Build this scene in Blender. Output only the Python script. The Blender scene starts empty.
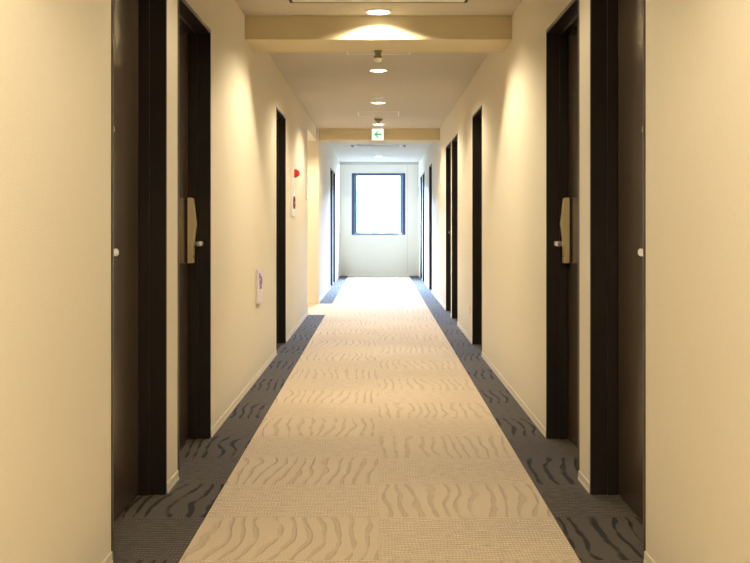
import bpy, bmesh, math, random
from mathutils import Vector, Matrix

random.seed(7)
C = bpy.context.scene.collection
SC = bpy.context.scene

# ------------------------------------------------------------------ places (metres; x across, y along the corridor, z up)
HW = 0.90            # half width of the corridor
CEIL = 2.55
Y0, Y1 = -2.6, 22.4  # ends of the corridor
XF = -0.87           # face of the left wall beyond the side passage
PA, PB = 12.7, 14.5  # side passage on the left
SOFF = 2.39          # underside of the beams
WT = 0.32            # wall thickness
DW = 0.88            # width of a door opening
DH = 2.185           # height of a door opening
SKY_BASE, SKY_LOBE = 6.0, 1080.0


# ------------------------------------------------------------------ materials
def nodes(name):
    m = bpy.data.materials.new(name)
    m.use_nodes = True
    nt = m.node_tree
    b = nt.nodes['Principled BSDF']
    return m, nt, b


def N(nt, kind, **kw):
    n = nt.nodes.new(kind)
    for k, v in kw.items():
        if k in n.inputs:
            n.inputs[k].default_value = v
        else:
            setattr(n, k, v)
    return n


def mathn(nt, op, a, b=None, c=None):
    n = nt.nodes.new('ShaderNodeMath')
    n.operation = op
    for i, v in enumerate((a, b, c)):
        if v is None:
            continue
        if isinstance(v, (int, float)):
            n.inputs[i].default_value = v
        else:
            nt.links.new(v, n.inputs[i])
    return n.outputs[0]


def mix(nt, fac, a, b):
    n = nt.nodes.new('ShaderNodeMix')
    n.data_type = 'RGBA'
    for i, v in ((0, fac), (6, a), (7, b)):
        if isinstance(v, (int, float)):
            n.inputs[i].default_value = v
        elif isinstance(v, tuple):
            n.inputs[i].default_value = (*v, 1)
        else:
            nt.links.new(v, n.inputs[i])
    return n.outputs[2]


def simple(name, col, rough=0.5, metal=0.0, var=0.06, scale=30.0, bump=0.0, coat=0.0, spec=0.5):
    """A plain finish with a little procedural unevenness of its own."""
    m, nt, b = nodes(name)
    tc = N(nt, 'ShaderNodeTexCoord')
    nz = N(nt, 'ShaderNodeTexNoise', Scale=scale, Detail=3.0)
    nt.links.new(tc.outputs['Object'], nz.inputs['Vector'])
    lo = tuple(c * (1 - var) for c in col)
    hi = tuple(min(1, c * (1 + var)) for c in col)
    nt.links.new(mix(nt, nz.outputs['Fac'], lo, hi), b.inputs['Base Color'])
    b.inputs['Roughness'].default_value = rough
    b.inputs['Metallic'].default_value = metal
    b.inputs['Coat Weight'].default_value = coat
    b.inputs['Specular IOR Level'].default_value = spec
    if bump:
        bp = N(nt, 'ShaderNodeBump', Strength=bump, Distance=0.002)
        nt.links.new(nz.outputs['Fac'], bp.inputs['Height'])
        nt.links.new(bp.outputs['Normal'], b.inputs['Normal'])
    return m


def wallpaper():
    m, nt, b = nodes('cream_wallpaper')
    tc = N(nt, 'ShaderNodeTexCoord')
    mp = N(nt, 'ShaderNodeMapping')
    mp.inputs['Scale'].default_value = (1, 1, 7)
    nt.links.new(tc.outputs['Object'], mp.inputs['Vector'])
    a = N(nt, 'ShaderNodeTexNoise', Scale=38.0, Detail=4.0, Roughness=0.6)
    nt.links.new(mp.outputs['Vector'], a.inputs['Vector'])
    mp2 = N(nt, 'ShaderNodeMapping')
    mp2.inputs['Scale'].default_value = (9, 9, 1)
    nt.links.new(tc.outputs['Object'], mp2.inputs['Vector'])
    c = N(nt, 'ShaderNodeTexNoise', Scale=30.0, Detail=3.0)
    nt.links.new(mp2.outputs['Vector'], c.inputs['Vector'])
    s = mathn(nt, 'ADD', a.outputs['Fac'], c.outputs['Fac'])
    f = mathn(nt, 'MULTIPLY', s, 0.5)
    nt.links.new(mix(nt, f, (0.70, 0.655, 0.56), (0.80, 0.75, 0.65)), b.inputs['Base Color'])
    b.inputs['Roughness'].default_value = 0.75
    b.inputs['Specular IOR Level'].default_value = 0.25
    bp = N(nt, 'ShaderNodeBump', Strength=0.35, Distance=0.002)
    nt.links.new(s, bp.inputs['Height'])
    nt.links.new(bp.outputs['Normal'], b.inputs['Normal'])
    return m


def laminate():
    """dark brown door leaf with a fine cross grain and a satin sheen"""
    m, nt, b = nodes('dark_brown_laminate')
    tc = N(nt, 'ShaderNodeTexCoord')
    mp = N(nt, 'ShaderNodeMapping')
    mp.inputs['Scale'].default_value = (2, 2, 90)
    nt.links.new(tc.outputs['Object'], mp.inputs['Vector'])
    a = N(nt, 'ShaderNodeTexNoise', Scale=3.0, Detail=6.0, Roughness=0.65)
    nt.links.new(mp.outputs['Vector'], a.inputs['Vector'])
    nt.links.new(mix(nt, a.outputs['Fac'], (0.032, 0.022, 0.016), (0.088, 0.064, 0.048)), b.inputs['Base Color'])
    b.inputs['Roughness'].default_value = 0.26
    b.inputs['Specular IOR Level'].default_value = 0.32
    bp = N(nt, 'ShaderNodeBump', Strength=0.02, Distance=0.001)
    nt.links.new(a.outputs['Fac'], bp.inputs['Height'])
    nt.links.new(bp.outputs['Normal'], b.inputs['Normal'])
    return m


def carpet(name, base, hi, groove, cols, width, swirl_gap, depth):
    """Loop-pile carpet tiles, 0.5 m long, laid checkerwise: plain ribbed tiles against tiles with
    wavy grain lines cut into the pile.  cols(x) gives the column parity."""
    m, nt, b = nodes(name)
    tc = N(nt, 'ShaderNodeTexCoord')
    sx = N(nt, 'ShaderNodeSeparateXYZ')
    nt.links.new(tc.outputs['Object'], sx.inputs['Vector'])
    X, Y = sx.outputs['X'], sx.outputs['Y']
    yy = mathn(nt, 'DIVIDE', mathn(nt, 'ADD', Y, 20.1), 0.5)
    row = mathn(nt, 'FLOOR', yy)
    col = mathn(nt, 'FLOOR', mathn(nt, 'DIVIDE', mathn(nt, 'ADD', X, 100 * width), width))
    par = mathn(nt, 'MODULO', mathn(nt, 'ADD', mathn(nt, 'ADD', row, col), cols), 2.0)   # 1 = wavy tile
    seed = mathn(nt, 'ADD', mathn(nt, 'MULTIPLY', row, 3.71), mathn(nt, 'MULTIPLY', col, 9.3))
    # wavy lines, running mostly along the corridor, different on each tile
    cv = N(nt, 'ShaderNodeCombineXYZ')
    nt.links.new(mathn(nt, 'MULTIPLY', X, 3.8), cv.inputs['X'])
    nt.links.new(mathn(nt, 'MULTIPLY', Y, 2.0), cv.inputs['Y'])
    nt.links.new(seed, cv.inputs['Z'])
    wz = N(nt, 'ShaderNodeTexNoise', Scale=1.0, Detail=1.6, Roughness=0.5)
    nt.links.new(cv.outputs['Vector'], wz.inputs['Vector'])
    ph = mathn(nt, 'ADD', mathn(nt, 'MULTIPLY', X, 2 * math.pi / swirl_gap),
               mathn(nt, 'MULTIPLY', wz.outputs['Fac'], 22.0))
    ph = mathn(nt, 'ADD', ph, mathn(nt, 'MULTIPLY', mathn(nt, 'MODULO', seed, 7.0), 5.0))
    sn = mathn(nt, 'SINE', ph)
    brk = N(nt, 'ShaderNodeTexNoise', Scale=9.0, Detail=1.0)
    nt.links.new(tc.outputs['Object'], brk.inputs['Vector'])
    thr = mathn(nt, 'MULTIPLY_ADD', brk.outputs['Fac'], 1.6, -0.30)
    sw = nt.nodes.new('ShaderNodeMapRange')
    nt.links.new(mathn(nt, 'SUBTRACT', sn, thr), sw.inputs['Value'])
    sw.inputs['From Min'].default_value = 0.0
    sw.inputs['From Max'].default_value = 0.45
    # ribs across the tile, broken into loops
    rib = mathn(nt, 'MULTIPLY_ADD', mathn(nt, 'SINE', mathn(nt, 'ADD', mathn(nt, 'MULTIPLY', Y, 2 * math.pi / 0.021), mathn(nt, 'MULTIPLY', brk.outputs['Fac'], 9.0))), 0.5, 0.5)
    loop = mathn(nt, 'MULTIPLY_ADD', mathn(nt, 'SINE', mathn(nt, 'ADD', mathn(nt, 'MULTIPLY', X, 2 * math.pi / 0.0125), mathn(nt, 'MULTIPLY', brk.outputs['Fac'], 14.0))), 0.5, 0.5)
    st = N(nt, 'ShaderNodeMapping')
    st.inputs['Scale'].default_value = (22, 60, 1)
    nt.links.new(tc.outputs['Object'], st.inputs['Vector'])
    sz = N(nt, 'ShaderNodeTexNoise', Scale=1.0, Detail=2.0)
    nt.links.new(st.outputs['Vector'], sz.inputs['Vector'])
    tex = mathn(nt, 'MULTIPLY', rib, mathn(nt, 'MULTIPLY_ADD', loop, 0.6, 0.4))
    tex = mathn(nt, 'MULTIPLY', tex, mathn(nt, 'MULTIPLY_ADD', sz.outputs['Fac'], 3.4, -0.75))
    fz = N(nt, 'ShaderNodeTexNoise', Scale=170.0, Detail=3.0)
    nt.links.new(tc.outputs['Object'], fz.inputs['Vector'])
    pile = mathn(nt, 'MULTIPLY', fz.outputs['Fac'], 0.9)
    inv = mathn(nt, 'SUBTRACT', 1.0, par)
    cw = mix(nt, pile, tuple(v * 0.90 for v in base), hi)
    cw = mix(nt, mathn(nt, 'MULTIPLY', sw.outputs[0], depth), cw, groove)
    cr = mix(nt, mathn(nt, 'MULTIPLY_ADD', tex, 0.9, mathn(nt, 'MULTIPLY', pile, 0.25)),
             tuple(v * 0.82 for v in base), tuple(min(1, v * 1.14) for v in hi))
    nt.links.new(mix(nt, par, cr, cw), b.inputs['Base Color'])
    h = mathn(nt, 'ADD', mathn(nt, 'MULTIPLY', mathn(nt, 'MULTIPLY', sw.outputs[0], par), -1.0),
              mathn(nt, 'MULTIPLY', mathn(nt, 'ADD', tex, mathn(nt, 'MULTIPLY', pile, 0.6)),
                    mathn(nt, 'MULTIPLY_ADD', inv, 0.7, 0.3)))
    # narrow joint between tiles
    fr = mathn(nt, 'FRACT', yy)
    jo = mathn(nt, 'LESS_THAN', mathn(nt, 'ABSOLUTE', mathn(nt, 'SUBTRACT', fr, 0.5)), 0.494)
    h = mathn(nt, 'ADD', h, jo)
    bp = N(nt, 'ShaderNodeBump', Strength=0.8, Distance=0.006)
    nt.links.new(h, bp.inputs['Height'])
    nt.links.new(bp.outputs['Normal'], b.inputs['Normal'])
    b.inputs['Roughness'].default_value = 0.9
    b.inputs['Specular IOR Level'].default_value = 0.05
    b.inputs['Sheen Weight'].default_value = 0.0
    b.inputs['Sheen Roughness'].default_value = 0.5
    return m


def glow(name, col, strength):
    m, nt, b = nodes(name)
    b.inputs['Base Color'].default_value = (*[min(1, c) for c in col], 1)
    b.inputs['Emission Color'].default_value = (*col, 1)
    b.inputs['Emission Strength'].default_value = strength
    return m


def clear_glass():
    m, nt, b = nodes('window_glass')
    b.inputs['Base Color'].default_value = (0.98, 0.99, 1, 1)
    b.inputs['Roughness'].default_value = 0.0
    b.inputs['Alpha'].default_value = 0.06
    return m


M = dict(
    wall=wallpaper(),
    ceil=simple('off_white_ceiling', (0.56, 0.52, 0.455), 0.8, var=0.03, scale=60, bump=0.1, spec=0.2),
    beam=simple('cream_beam_paint', (0.62, 0.54, 0.37), 0.8, var=0.03, scale=60, bump=0.1, spec=0.2),
    base=simple('cream_baseboard_vinyl', (0.76, 0.71, 0.60), 0.55, var=0.03),
    frame=simple('near_black_brown_frame', (0.013, 0.0095, 0.009), 0.32, var=0.15, scale=12),
    bead=simple('champagne_metal_bead', (0.12, 0.10, 0.09), 0.4, 0.3),
    leaf=laminate(),
    gold=simple('champagne_gold_metal', (0.80, 0.67, 0.42), 0.34, 0.35, scale=8),
    silver=simple('satin_silver_metal', (0.82, 0.80, 0.76), 0.25, 0.8),
    black=simple('matt_black', (0.01, 0.01, 0.01), 0.6),
    white=simple('white_plastic', (0.82, 0.82, 0.80), 0.4, var=0.02),
    grey=simple('grey_plastic', (0.30, 0.30, 0.31), 0.5),
    olive=simple('olive_brass', (0.22, 0.20, 0.10), 0.4, 0.4),
    red=simple('red_lens', (0.75, 0.012, 0.01), 0.2, var=0.04, coat=0.4),
    darkred=simple('dark_red_plastic', (0.22, 0.008, 0.01), 0.3),
    purple=simple('purple_print', (0.24, 0.10, 0.28), 0.5),
    lilac=simple('pale_lilac_print', (0.74, 0.68, 0.76), 0.45, var=0.03),
    flare_navy=simple('flare_blue_aluminium_frame', (0.035, 0.065, 0.14), 0.35, 0.2),  # dark window frame, with the blue of daylight flare put into its colour
    green=glow('green_sign_print', (0.05, 0.60, 0.36), 0.5),
    sign=glow('lit_white_sign_face', (0.93, 1.0, 0.96), 0.8),
    lens=glow('downlight_lens', (1.0, 0.93, 0.80), 6.0),
    glass=clear_glass(),
    facade=simple('pale_render_facade', (0.75, 0.77, 0.80), 0.8, scale=3),
    facade_band=simple('grey_facade_band', (0.45, 0.48, 0.52), 0.7),
    beige=carpet('beige_carpet_tiles', (0.585, 0.48, 0.36), (0.73, 0.615, 0.475), (0.49, 0.39, 0.28), 1, 0.70, 0.058, 0.62),
    dark=carpet('charcoal_carpet_tiles', (0.076, 0.065, 0.057), (0.165, 0.145, 0.128), (0.032, 0.027, 0.024), 0, 2.8, 0.058, 0.9),
)


# ------------------------------------------------------------------ mesh building
class MB:
    def __init__(self):
        self.bm = bmesh.new()

    def box(self, x0, x1, y0, y1, z0, z1, bevel=0.0):
        x0, x1 = min(x0, x1), max(x0, x1)
        y0, y1 = min(y0, y1), max(y0, y1)
        bm = bmesh.new()
        v = [bm.verts.new((x, y, z)) for x in (x0, x1) for y in (y0, y1) for z in (z0, z1)]
        for f in ((0, 1, 3, 2), (4, 6, 7, 5), (0, 4, 5, 1), (2, 3, 7, 6), (0, 2, 6, 4), (1, 5, 7, 3)):
            bm.faces.new([v[i] for i in f])
        if bevel:
            bmesh.ops.bevel(bm, geom=bm.edges[:], offset=bevel, segments=2, affect='EDGES')
        self._take(bm)
        return self

    def lathe(self, prof, origin, axis='z', seg=32, sign=1):
        """prof: list of (radius, height along the axis)"""
        bm = bmesh.new()
        rings = []
        for r, h in prof:
            ring = []
            for k in range(seg):
                a = 2 * math.pi * k / seg
                ca, sa = r * math.cos(a), r * math.sin(a)
                p = {'z': (ca, sa, h * sign), 'x': (h * sign, ca, sa), 'y': (ca, h * sign, sa)}[axis]
                ring.append(bm.verts.new(Vector(p) + Vector(origin)))
            rings.append(ring)
        for a, b in zip(rings, rings[1:]):
            for k in range(seg):
                bm.faces.new((a[k], a[(k + 1) % seg], b[(k + 1) % seg], b[k]))
        bm.faces.new(rings[0])
        bm.faces.new(rings[-1])
        bmesh.ops.remove_doubles(bm, verts=bm.verts[:], dist=1e-5)
        self._take(bm)
        return self

    def prism(self, pts, a, b, axis='y', bevel=0.0):
        """pts: outline in the two other axes, extruded from a to b"""
        bm = bmesh.new()

        def P(p, t):
            return {'y': (p[0], t, p[1]), 'x': (t, p[0], p[1]), 'z': (p[0], p[1], t)}[axis]
        A = [bm.verts.new(P(p, a)) for p in pts]
        B = [bm.verts.new(P(p, b)) for p in pts]
        bm.faces.new(A)
        bm.faces.new(B)
        n = len(pts)
        for i in range(n):
            bm.faces.new((A[i], A[(i + 1) % n], B[(i + 1) % n], B[i]))
        if bevel:
            bmesh.ops.bevel(bm, geom=bm.edges[:], offset=bevel, segments=2, affect='EDGES')
        self._take(bm)
        return self

    def _take(self, bm):
        bmesh.ops.recalc_face_normals(bm, faces=bm.faces[:])
        me = bpy.data.meshes.new('tmp')
        bm.to_mesh(me)
        bm.free()
        self.bm.from_mesh(me)
        bpy.data.meshes.remove(me)

    def build(self, name, mat, parent=None, smooth=False, **props):
        me = bpy.data.meshes.new(name)
        self.bm.to_mesh(me)
        self.bm.free()
        me.materials.append(M[mat])
        if smooth:
            me.shade_smooth()
            me.set_sharp_from_angle(angle=math.radians(35))
        o = bpy.data.objects.new(name, me)
        C.objects.link(o)
        if parent:
            o.parent = parent
        for k, v in props.items():
            o[k] = v
        return o


def empty(name, loc, label, cat, group=None, kind=None):
    o = bpy.data.objects.new(name, None)
    o.empty_display_size = 0.1
    C.objects.link(o)
    o.location = loc
    o['label'] = label
    o['category'] = cat
    if group:
        o['group'] = group
    if kind:
        o['kind'] = kind
    return o


def copy_tree(o, parent=None):
    c = o.copy()
    C.objects.link(c)
    if parent:
        c.parent = parent
    for ch in [k for k in C.objects if k.parent == o]:
        copy_tree(ch, c)
    return c


# ------------------------------------------------------------------ the shell
S = 'structure'
LEFT = [3.366, 4.48, 8.80]                 # near edges of the door openings
LEFT_FAR = [18.05, 19.14]
RIGHT = [3.370, 4.48, 8.69, 11.36, 12.43, 16.86, 19.50, 20.60]


def wall(name, side, x, ya, yb, doors, label):
    """side -1 left, +1 right; x the visible face; recesses for the doors"""
    m = MB()
    t = WT
    cur = ya
    for d in doors:
        m.box(side * x, side * (x + t), cur, d, 0, CEIL)
        m.box(side * x, side * (x + t), d, d + DW, DH, CEIL)
        m.box(side * (x + 0.17), side * (x + t), d, d + DW, 0, DH)
        cur = d + DW
    m.box(side * x, side * (x + t), cur, yb, 0, CEIL)
    return m.build(name, 'wall', kind=S, label=label, category='wall')


wall('wall_left', -1, HW, Y0, PA, LEFT, 'long cream textured wall left of the beige carpet, before the side passage')
wall('wall_left_far', -1, -XF, PB, Y1, LEFT_FAR, 'short daylit cream wall left of the carpet, beyond the side passage')
wall('wall_right', 1, HW, Y0, Y1, RIGHT, 'long cream textured wall right of the beige carpet')

# end wall round the window
WX, WZ0, WZ1 = 0.60, 0.92, 2.30
m = MB()
m.box(XF - WT, -WX, Y1, Y1 + 0.2, 0, CEIL).box(WX, HW + WT, Y1, Y1 + 0.2, 0, CEIL)
m.box(-WX, WX, Y1, Y1 + 0.2, 0, WZ0).box(-WX, WX, Y1, Y1 + 0.2, WZ1, CEIL)
m.build('wall_end', 'wall', kind=S, label='pale wall closing the far end of the corridor round the window', category='wall')
MB().box(-HW - WT, HW + WT, Y0 - 0.15, Y0, 0, CEIL).build('wall_back', 'wall', kind=S,
    label='cream wall closing the near end of the corridor behind the viewer', category='wall')

# side passage (open to the left between PA and PB)
PX = -4.2
MB().box(PX, -HW - WT, PA - 0.12, PA, 0, CEIL).build('wall_passage_near', 'wall', kind=S,
    label='near side wall of the passage opening off to the left', category='wall')
MB().box(PX, XF - WT, PB, PB + 0.12, 0, CEIL).build('wall_passage_far', 'wall', kind=S,
    label='warm lit far side wall of the passage opening off to the left', category='wall')
MB().box(PX - 0.12, PX, PA - 0.12, PB + 0.12, 0, CEIL).build('wall_passage_end', 'wall', kind=S,
    label='end wall of the passage opening off to the left', category='wall')
MB().box(-HW - WT, -HW, PA, PB, 2.36, CEIL).build('wall_passage_header', 'wall', kind=S,
    label='cream wall strip above the side passage opening', category='wall')

# floor: beige field, charcoal borders
fl = MB().box(-0.675, 0.684, Y0 - 0.15, Y1 + 0.2, -0.1, 0)
fl.box(PX - 0.12, -0.675, PA, PB, -0.1, 0)
fl = fl.build('floor', 'beige', kind=S, label='beige carpet tile floor with wavy grain pattern between dark borders', category='floor')
MB().box(0.684, HW + WT, Y0 - 0.15, Y1 + 0.2, -0.1, 0).build('carpet_border', 'dark', fl,
    label='charcoal carpet border along the right wall')
MB().box(-HW - WT, -0.675, Y0 - 0.15, PA, -0.1, 0).build('carpet_border', 'dark', fl,
    label='charcoal carpet border along the left wall before the side passage')
MB().box(-HW - WT, -0.675, PB, Y1 + 0.2, -0.1, 0).build('carpet_border', 'dark', fl,
    label='charcoal carpet border along the left wall beyond the side passage')

# ceiling
ce = MB().box(-HW - WT, HW + WT, Y0 - 0.15, Y1 + 0.2, CEIL, CEIL + 0.15)
ce.box(PX - 0.12, -HW - WT, PA - 0.12, PB + 0.12, CEIL, CEIL + 0.15)
ce.build('ceiling', 'ceil', kind=S, label='off white ceiling over the corridor', category='ceiling')
B1 = (6.74, 7.24)
B2 = (14.65, 15.25)
MB().box(-HW, HW, B1[0], B1[1], SOFF, CEIL, 0.002).build('ceiling_beam', 'beam', kind=S,
    label='cream ceiling beam nearest the viewer, lit by a bright arc of lamplight', category='beam')
MB().box(-HW, HW, B2[0], B2[1], SOFF, CEIL, 0.002).build('ceiling_beam', 'beam', kind=S,
    label='farther ceiling beam carrying the green arrow sign', category='beam')


# baseboards: between the openings
def baseboard(name, side, x, ya, yb, doors, label):
    m = MB()
    cur = ya
    for d in list(doors) + [yb]:
        if d - cur > 0.02:
            m.box(side * (x - 0.005), side * x, cur, d, 0, 0.043, 0.0015)
            m.box(side * (x - 0.007), side * (x - 0.005), cur, d, 0, 0.012)
        cur = d + DW
    m.build(name, 'base', kind=S, label=label, category='baseboard')


baseboard('baseboard_left', -1, HW, Y0, PA, LEFT, 'cream baseboard along the left wall before the side passage')
baseboard('baseboard_left_far', -1, -XF, PB, Y1, LEFT_FAR, 'cream baseboard along the far left wall')
baseboard('baseboard_right', 1, HW, Y0, Y1, RIGHT, 'cream baseboard along the right wall')
MB().box(XF + 0.012, HW - 0.012, Y1 - 0.008, Y1, 0, 0.052).build('baseboard_end', 'base', kind=S,
    label='baseboard under the window at the far end', category='baseboard')
MB().box(PX, XF, PB - 0.008, PB, 0, 0.052).build('baseboard_passage', 'base', kind=S,
    label='baseboard along the far side of the passage on the left', category='baseboard')


# ------------------------------------------------------------------ doors
def door(n, side, x, y, lock_far, label, g):
    """side: -1/+1, x: wall face, y: near edge, lock_far: lock on the far edge of the leaf"""
    r = empty('door_%d' % n, (side * x, y, 0), label, 'door', g, S)
    s = side

    def bx(m, p0, p1, u0, u1, z0, z1, bev=0.0):
        return m.box(s * p0, s * p1, u0, u1, z0, z1, bev)
    T = 0.022
    m = MB()
    for a, b in ((0.0, T), (DW - T, DW)):
        bx(m, -0.002, 0.168, a, b, 0, DH - T, 0.001)
    bx(m, -0.002, 0.168, 0, DW, DH - T, DH, 0.001)
    # rebate the leaf closes against
    bx(m, 0.066, 0.106, T, T + 0.012, 0, DH - T, 0.001)
    bx(m, 0.066, 0.106, DW - T - 0.012, DW - T, 0, DH - T, 0.001)
    bx(m, 0.066, 0.106, T, DW - T, DH - T - 0.014, DH - T, 0.001)
    m.build('door_frame', 'frame', r)
    # slim light bead let into the face of the frame
    m = MB()
    e0, e1 = 0.010, 0.020
    bx(m, -0.0035, -0.001, e0, e1, 0, DH - e0, 0.0005)
    bx(m, -0.0035, -0.001, DW - e1, DW - e0, 0, DH - e0, 0.0005)
    bx(m, -0.0035, -0.001, e1, DW - e1, DH - e1, DH - e0, 0.0005)
    m.build('frame_bead', 'bead', r, label='pale metal bead in the face of the dark frame')
    m = MB()
    bx(m, 0.110, 0.150, T + 0.003, DW - T - 0.003, 0.006, DH - T - 0.003, 0.0015)
    leaf = m.build('door_leaf', 'leaf', r)
    # peephole in the middle of the leaf
    MB().lathe([(0.013, 0), (0.013, 0.003), (0.009, 0.005), (0.007, 0.003)], (s * 0.110, DW / 2, 1.505), 'x', 20, -s
               ).build('peephole', 'silver', leaf, True)
    # hinges on the side away from the lock
    hu = (T + 0.004) if lock_far else (DW - T - 0.004)
    for hz in (0.25, 1.10, 1.93):
        MB().lathe([(0.006, -0.05), (0.006, 0.05)], (s * 0.106, hu, hz), 'z', 12).build('hinge', 'frame', leaf, True)
    # champagne lock case, bulging towards its middle
    cu = DW - 0.095 if lock_far else 0.095
    prof = [(0.100, 0.94), (0.074, 0.94), (0.073, 1.00), (0.071, 1.06), (0.066, 1.10), (0.060, 1.145),
            (0.066, 1.19), (0.074, 1.27), (0.078, 1.283), (0.100, 1.283)]
    m = MB().prism([(s * p, z) for p, z in prof], cu - 0.031, cu + 0.031, 'y', 0.0015)
    lock = m.build('door_lock', 'gold', leaf, label='champagne gold card lock case')
    m = MB()
    bx(m, 0.1002, 0.110, cu - 0.027, cu + 0.027, 0.945, 1.278)
    m.build('mounting_plate', 'black', lock, label='black plate between lock case and leaf')
    # lever: stub out of the case, then a bar lying towards the hinge side
    d = -1 if lock_far else 1
    m = MB().lathe([(0.008, 0), (0.008, 0.034)], (s * 0.076, cu, 1.045), 'x', 16, -s)
    bx(m, 0.024, 0.047, cu - 0.012 * d, cu + 0.100 * d, 1.030, 1.056, 0.004)
    m.build('door_handle', 'silver', lock, label='silver lever handle')
    MB().lathe([(0.011, 0), (0.011, 0.002), (0.008, 0.003)], (s * 0.0745, cu, 0.975), 'x', 16, -s
               ).build('keyhole', 'silver', lock, True)
    return r


LAB_L = ['dark brown recessed door in the left wall, nearest the viewer',
         'dark brown door with gold lock in the left wall, second from the viewer',
         'dark brown door in the left wall just before the red fire alarm lamp',
         'dark door in the far left wall, first one beyond the side passage',
         'dark door in the far left wall, nearest the end window']
LAB_R = ['dark brown recessed door in the right wall, nearest the viewer',
         'dark brown door with gold lock in the right wall, second from the viewer',
         'dark brown door in the right wall beside the small wall outlet',
         'dark brown door in the right wall, nearer one of the middle pair',
         'dark brown door in the right wall, farther one of the middle pair',
         'lone dark door in the right wall just beyond the arrow sign beam',
         'dark door in the right wall, nearer one of the last pair by the window',
         'dark door in the right wall, last one before the end window']
n = 1
for y, lf, lab in zip(LEFT + LEFT_FAR, (False, True, False, False, True), LAB_L):
    door(n, -1, HW if y < PA else -XF, y, lf, lab, 'dark doors along the left wall')
    n += 1
for y, lf, lab in zip(RIGHT, (False, True, False, False, True, False, False, True), LAB_R):
    door(n, 1, HW, y, lf, lab, 'dark doors along the right wall')
    n += 1

# ------------------------------------------------------------------ end window
w = empty('window_1', (0, Y1, WZ0), 'square window with dark flare-tinted blue frame in the end wall, blown white by daylight', 'window', None, S)
W, H = WX, WZ1 - WZ0
m = MB()
m.box(-W, -W + 0.07, 0.01, 0.11, 0, H, 0.003).box(W - 0.07, W, 0.01, 0.11, 0, H, 0.003)
m.box(-W + 0.07, W - 0.07, 0.01, 0.11, H - 0.03, H, 0.003).box(-W + 0.07, W - 0.07, 0.01, 0.11, 0, 0.03, 0.003)
m.build('window_frame', 'flare_navy', w)
m = MB()
a, b = W - 0.073, W - 0.112
m.box(-a, -b, 0.035, 0.085, 0.032, H - 0.032, 0.003).box(b, a, 0.035, 0.085, 0.032, H - 0.032, 0.003)
m.box(-b, b, 0.035, 0.085, H - 0.052, H - 0.032, 0.003).box(-b, b, 0.035, 0.085, 0.032, 0.058, 0.003)
sash = m.build('window_sash', 'flare_navy', w)
MB().box(-b, b, 0.057, 0.063, 0.058, H - 0.052).build('window_pane', 'glass', w)
m = MB().box(-0.02, 0.10, 0.015, 0.035, 0.034, 0.052, 0.003).box(0.02, 0.10, 0.0, 0.018, 0.040, 0.062, 0.004)
m.build('window_handle', 'grey', sash)
# board joints of the end wall lining
MB().box(0.645, 0.649, Y1 - 0.002, Y1, 0.06, 2.50).build('trim_1', 'grey', kind=S,
    label='thin vertical joint in the end wall right of the window', category='trim')
MB().box(XF, HW, Y1 - 0.02, Y1, 2.49, CEIL).build('trim_2', 'ceil', kind=S,
    label='plain moulding where the end wall meets the ceiling', category='trim')

# neighbouring building seen faintly through the pane
nb = empty('building', (0, 34, -4), 'pale building seen faintly through the end window', 'building')
MB().box(-9.0, 9.0, 0, 6, 0, 7.1).build('building_wall', 'facade', nb)
MB().box(-9.1, 9.1, -0.25, 6.1, 7.1, 7.3).build('roof', 'facade_band', nb)
for i in range(3):
    f = MB().box(-1.6 + i * 2.6, -0.2 + i * 2.6, -0.04, 0.02, 5.2, 6.3, 0.01).build('window', 'facade_band', nb)
MB().box(-40, 40, 23.5, 80, -4.2, -4.0).build('ground', 'facade', kind=S,
    label='pale ground outside the end window', category='ground')


# ------------------------------------------------------------------ ceiling fittings
def make_downlight(loc, label):
    r = empty('downlight', loc, label, 'ceiling light', 'recessed round downlights')
    MB().lathe([(0.074, 0.0), (0.090, 0.0), (0.090, -0.004), (0.086, -0.008), (0.076, -0.008), (0.074, -0.003)],
               (0, 0, 0), 'z', 40).build('trim_ring', 'white', r, True)
    MB().lathe([(0.0735, 0.0), (0.0735, -0.004), (0.055, -0.010), (0.02, -0.0125), (0.001, -0.013)],
               (0, 0, 0), 'z', 40).build('lens', 'lens', r, True)
    return r


DL = [(-1.20, None), (1.50, None), (4.10, None),
      (6.60, 'round downlight just before the first beam, lighting a bright arc'),
      (9.10, 'round downlight beyond the first beam, under the small brown sensor'),
      (11.50, 'round downlight just before the square ceiling hatch'),
      (13.97, 'round downlight behind the smoke detector, just in front of the arrow sign'),
      (20.5, 'round downlight nearest the end window')]
proto = None
for y, lab in DL:
    if proto is None:
        proto = o = make_downlight((0, y, CEIL), '')
    else:
        o = copy_tree(proto)
        o.location = (0, y, CEIL)
    o['label'] = lab or 'round downlight overhead, out of view above the viewer'
o = copy_tree(proto)
o.location = (-1.9, 13.6, CEIL)
o['label'] = 'round downlight in the side passage on the left'

r = empty('emergency_light', (0, 11.02, CEIL), 'tiny round emergency light just before the third downlight', 'emergency light')
MB().lathe([(0.050, 0), (0.050, -0.004), (0.044, -0.008)], (0, 0, 0), 'z', 32).build('rim', 'white', r, True)
MB().lathe([(0.028, -0.008), (0.024, -0.018), (0.010, -0.023), (0.001, -0.024)], (0, 0, 0), 'z', 24).build('lens', 'silver', r, True)

# brown sensor hanging from the first beam
r = empty('motion_detector', (-0.004, 7.17, SOFF), 'small sensor with brown neck hanging under the first beam', 'sensor')
MB().lathe([(0.030, 0), (0.030, -0.010), (0.022, -0.016), (0.022, -0.034), (0.029, -0.040), (0.029, -0.056)],
           (0, 0, 0), 'z', 28).build('neck', 'olive', r, True)
MB().lathe([(0.029, -0.056), (0.029, -0.066), (0.022, -0.077), (0.008, -0.083), (0.001, -0.084)],
           (0, 0, 0), 'z', 28).build('sensor_lens', 'white', r, True)

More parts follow.
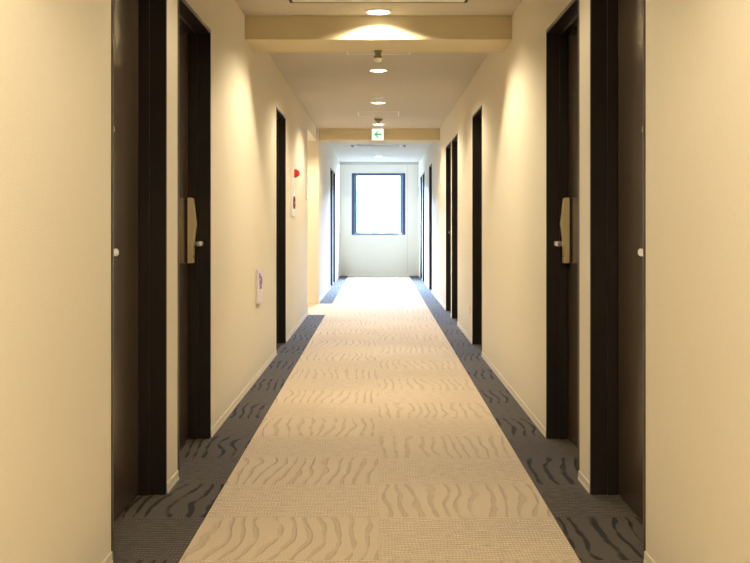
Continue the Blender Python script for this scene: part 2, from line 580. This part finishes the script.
# smoke detector before the second beam
r = empty('smoke_detector', (0, 13.15, CEIL), 'round smoke detector on the ceiling just in front of the arrow sign', 'smoke detector')
MB().lathe([(0.058, 0), (0.058, -0.012), (0.052, -0.016)], (0, 0, 0), 'z', 32).build('mounting_base', 'white', r, True)
MB().lathe([(0.052, -0.016), (0.055, -0.028), (0.040, -0.048), (0.016, -0.056), (0.014, -0.068), (0.001, -0.070)],
           (0, 0, 0), 'z', 32).build('detector_head', 'olive', r, True)


# ceiling hatches
def make_hatch(loc, label):
    r = empty('ceiling_hatch', loc, label, 'access hatch', 'square ceiling access hatches')
    m = MB()
    a, t = 0.26, 0.010
    m.box(-a, a, -a, -a + t, -0.003, 0).box(-a, a, a - t, a, -0.003, 0)
    m.box(-a, -a + t, -a + t, a - t, -0.003, 0).box(a - t, a, -a + t, a - t, -0.003, 0)
    m.build('hatch_frame', 'white', r)
    MB().box(-a + t + 0.003, a - t - 0.003, -a + t + 0.003, a - t - 0.003, -0.002, 0).build('hatch_panel', 'ceil', r)
    MB().lathe([(0.012, -0.001), (0.012, -0.004), (0.008, -0.005)], (0, -a + 0.05, 0), 'z', 16).build('latch', 'silver', r, True)
    return r


h1 = make_hatch((0, 7.99, CEIL), 'square ceiling hatch close behind the first beam')
h2 = copy_tree(h1)
h2.location = (0, 12.70, CEIL)
h2['label'] = 'square ceiling hatch with pale frame between the third downlight and the smoke detector'

# long air vent at the top edge of the view
r = empty('air_vent', (0, 6.08, CEIL), 'long dark edged air vent in the ceiling before the first downlight', 'air vent')
m = MB()
m.box(-0.56, 0.56, 0.215, 0.235, -0.008, 0).box(-0.56, 0.56, -0.235, -0.215, -0.008, 0)
m.box(-0.56, -0.54, -0.215, 0.215, -0.008, 0).box(0.54, 0.56, -0.215, 0.215, -0.008, 0)
m.build('vent_frame', 'black', r)
m = MB()
for i in range(14):
    y = -0.20 + i * 0.0305
    m.prism([(y, -0.001), (y + 0.020, -0.008), (y + 0.022, -0.006), (y + 0.003, 0.0)], -0.54, 0.54, 'x')
m.build('vent_louvre', 'white', r)

# far vent with round nozzles, beyond the second beam
r = empty('air_vent', (0, 17.65, CEIL), 'white slot air vent in the bright ceiling near the end window', 'air vent')
MB().box(-0.40, 0.40, -0.09, 0.09, -0.012, 0, 0.003).build('vent_frame', 'white', r)
m = MB()
for i in range(4):
    m.box(-0.37, 0.37, -0.065 + i * 0.037, -0.052 + i * 0.037, -0.014, -0.011)
m.build('vent_slot', 'grey', r)
for s_, lab in ((-1, 'left'), (1, 'right')):
    o = MB().lathe([(0.038, 0), (0.038, -0.006), (0.020, -0.012), (0.014, -0.032), (0.020, -0.034), (0.020, -0.037)],
                   (0, 0, 0), 'z', 20).build('sprinkler_head', 'grey', None, True,
        label='small grey sprinkler in the far ceiling at the %s end of the white vent' % lab,
        category='sprinkler', group='sprinklers beside the far vent')
    o.location = (0.46 * s_, 17.65, CEIL)

# lit arrow sign on the second beam
r = empty('exit_sign', (-0.012, B2[0], 2.375), 'small square lit sign with green left arrow on the far beam', 'exit sign')
MB().box(-0.09, 0.09, -0.045, 0, 0, 0.175, 0.004).build('sign_box', 'white', r)
fc = MB().box(-0.084, 0.084, -0.048, -0.044, 0.006, 0.169, 0.001).build('sign_face', 'sign', r)
ar = [(-0.058, 0.088), (0.000, 0.146), (0.030, 0.146), (-0.013, 0.103), (0.060, 0.103), (0.060, 0.073), (-0.013, 0.073), (0.030, 0.030), (0.000, 0.030)]
MB().prism(ar, -0.050, -0.0475, 'y').build('arrow', 'green', fc, label='green arrow pointing left')

# ------------------------------------------------------------------ things on the walls
# fire alarm unit, left wall
r = empty('fire_alarm', (-HW, 10.26, 1.233), 'white wall panel with red fire alarm lamp and red push button', 'fire alarm')
MB().box(0, 0.016, 0, 0.34, 0, 0.515, 0.003).build('alarm_panel', 'white', r)
MB().lathe([(0.050, 0), (0.050, 0.006), (0.046, 0.008)], (0.016, 0.17, 0.445), 'x', 32).build('lamp_base', 'white', r, True)
MB().lathe([(0.045, 0.006), (0.045, 0.022), (0.038, 0.040), (0.024, 0.055), (0.010, 0.062), (0.001, 0.063)],
           (0.016, 0.17, 0.445), 'x', 32).build('alarm_lamp', 'red', r, True, label='red domed warning lamp')
pb = MB().lathe([(0.066, 0), (0.066, 0.010), (0.058, 0.014), (0.040, 0.008)], (0.016, 0.17, 0.14), 'x', 32).build(
    'push_button', 'darkred', r, True, label='dark red round call button')
MB().lathe([(0.020, 0.006), (0.020, 0.011), (0.017, 0.012)], (0.016, 0.17, 0.14), 'x', 24).build('button_cover', 'white', pb, True)
prof = [(0.052, 0.0), (0.052, 0.003)]
for i in range(6):
    q = 0.048 - i * 0.008
    prof += [(q, 0.003), (q - 0.001, 0.001), (q - 0.004, 0.001), (q - 0.005, 0.003)]
prof += [(0.001, 0.003)]
MB().lathe(prof, (0.0158, 0.17, 0.30), 'x', 32).build('speaker_grille', 'white', r)

# white board at the passage corner
r = empty('guide_board', (-HW, 12.37, 1.455), 'blank white board on the left wall at the side passage corner', 'sign board')
MB().box(0, 0.010, 0, 0.30, 0, 0.362, 0.002).build('board_frame', 'silver', r)
MB().box(0.0095, 0.014, 0.006, 0.294, 0.006, 0.356, 0.001).build('board_face', 'white', r)

# white and purple placard
r = empty('placard', (-HW, 7.34, 0.555), 'low white placard with purple picture on the left wall', 'placard')
MB().box(0, 0.016, 0, 0.31, 0, 0.256, 0.003).build('placard_body', 'lilac', r)
m = MB().box(0.0155, 0.0172, 0.06, 0.15, 0.185, 0.225, 0.0005).box(0.0155, 0.0172, 0.08, 0.26, 0.135, 0.178, 0.0005)
m.box(0.0155, 0.0172, 0.14, 0.24, 0.178, 0.200, 0.0005).box(0.0155, 0.0172, 0.10, 0.23, 0.105, 0.132, 0.0005)
m.build('printed_picture', 'purple', r, label='purple printed picture')

# outlet, right wall
r = empty('wall_outlet', (HW, 9.84, 0.235), 'small cream wall outlet low on the right wall beside a door', 'outlet')
MB().box(-0.007, 0, 0, 0.07, 0, 0.12, 0.002).build('cover_plate', 'white', r)
for z in (0.030, 0.072):
    so = MB().box(-0.0078, -0.0068, 0.022, 0.048, z, z + 0.020, 0.0005).build('socket', 'grey', r)

# ------------------------------------------------------------------ light
WARM = (1.0, 0.85, 0.57)


def spot(y, power, x=0.0, col=WARM, size=150):
    l = bpy.data.lights.new('downlight_lamp', 'SPOT')
    l.spot_size = math.radians(size)
    l.spot_blend = 0.42
    l.shadow_soft_size = 0.035
    l.energy = power * 4.9
    l.color = col
    o = bpy.data.objects.new('downlight_lamp', l)
    o.location = (x, y, CEIL - 0.016)
    C.objects.link(o)


for y, p in ((-1.2, 50), (1.5, 42), (4.1, 13), (6.6, 34), (9.1, 34), (11.5, 36), (13.97, 30)):
    spot(y, p)
spot(20.5, 15, col=(0.90, 0.93, 1.0))
spot(13.6, 55, -1.9)

wd = bpy.data.worlds.new('overcast_sky')
SC.world = wd
wd.use_nodes = True
nt = wd.node_tree
bg = nt.nodes['Background']
# hazy blue-white sky, bright lobe added beyond the window to light the corridor
tc = nt.nodes.new('ShaderNodeTexCoord')
dt = nt.nodes.new('ShaderNodeVectorMath')
dt.operation = 'DOT_PRODUCT'
nt.links.new(tc.outputs['Generated'], dt.inputs[0])
el = math.radians(13)
dt.inputs[1].default_value = (0, math.cos(el), math.sin(el))
lobe = mathn(nt, 'POWER', mathn(nt, 'MAXIMUM', dt.outputs['Value'], 0.0), 10.0)
st = mathn(nt, 'MULTIPLY_ADD', lobe, SKY_LOBE, SKY_BASE)
nt.links.new(st, bg.inputs['Strength'])
bg.inputs['Color'].default_value = (0.45, 0.66, 1.0, 1)
# portal over the window, so that its daylight is sampled well
pl = bpy.data.lights.new('window_portal', 'AREA')
pl.shape = 'RECTANGLE'
pl.size = 2 * WX
pl.size_y = WZ1 - WZ0
pl.cycles.is_portal = True
po = bpy.data.objects.new('window_portal', pl)
po.location = (0, Y1 + 0.16, (WZ0 + WZ1) / 2)
po.rotation_euler = (math.radians(-90), 0, 0)
C.objects.link(po)

# ------------------------------------------------------------------ camera
cam = bpy.data.cameras.new('camera')
co = bpy.data.objects.new('camera', cam)
C.objects.link(co)
co.location = (0, 0, 1.14)
co.rotation_euler = (math.radians(90), 0, 0)
cam.sensor_width = 36
cam.lens = 36 * 1000 / 750
cam.shift_x = -3.5 / 750
cam.shift_y = -56.5 / 750
cam.clip_end = 300
SC.camera = co

SC.view_settings.view_transform = 'Standard'
SC.view_settings.look = 'None'
SC.view_settings.gamma = 1
SC.view_settings.exposure = 0.0
SC.cycles.use_denoising = True
SC.cycles.max_bounces = 16
SC.cycles.diffuse_bounces = 10
SC.cycles.sample_clamp_indirect = 40
SC.cycles.caustics_reflective = False
SC.cycles.caustics_refractive = False
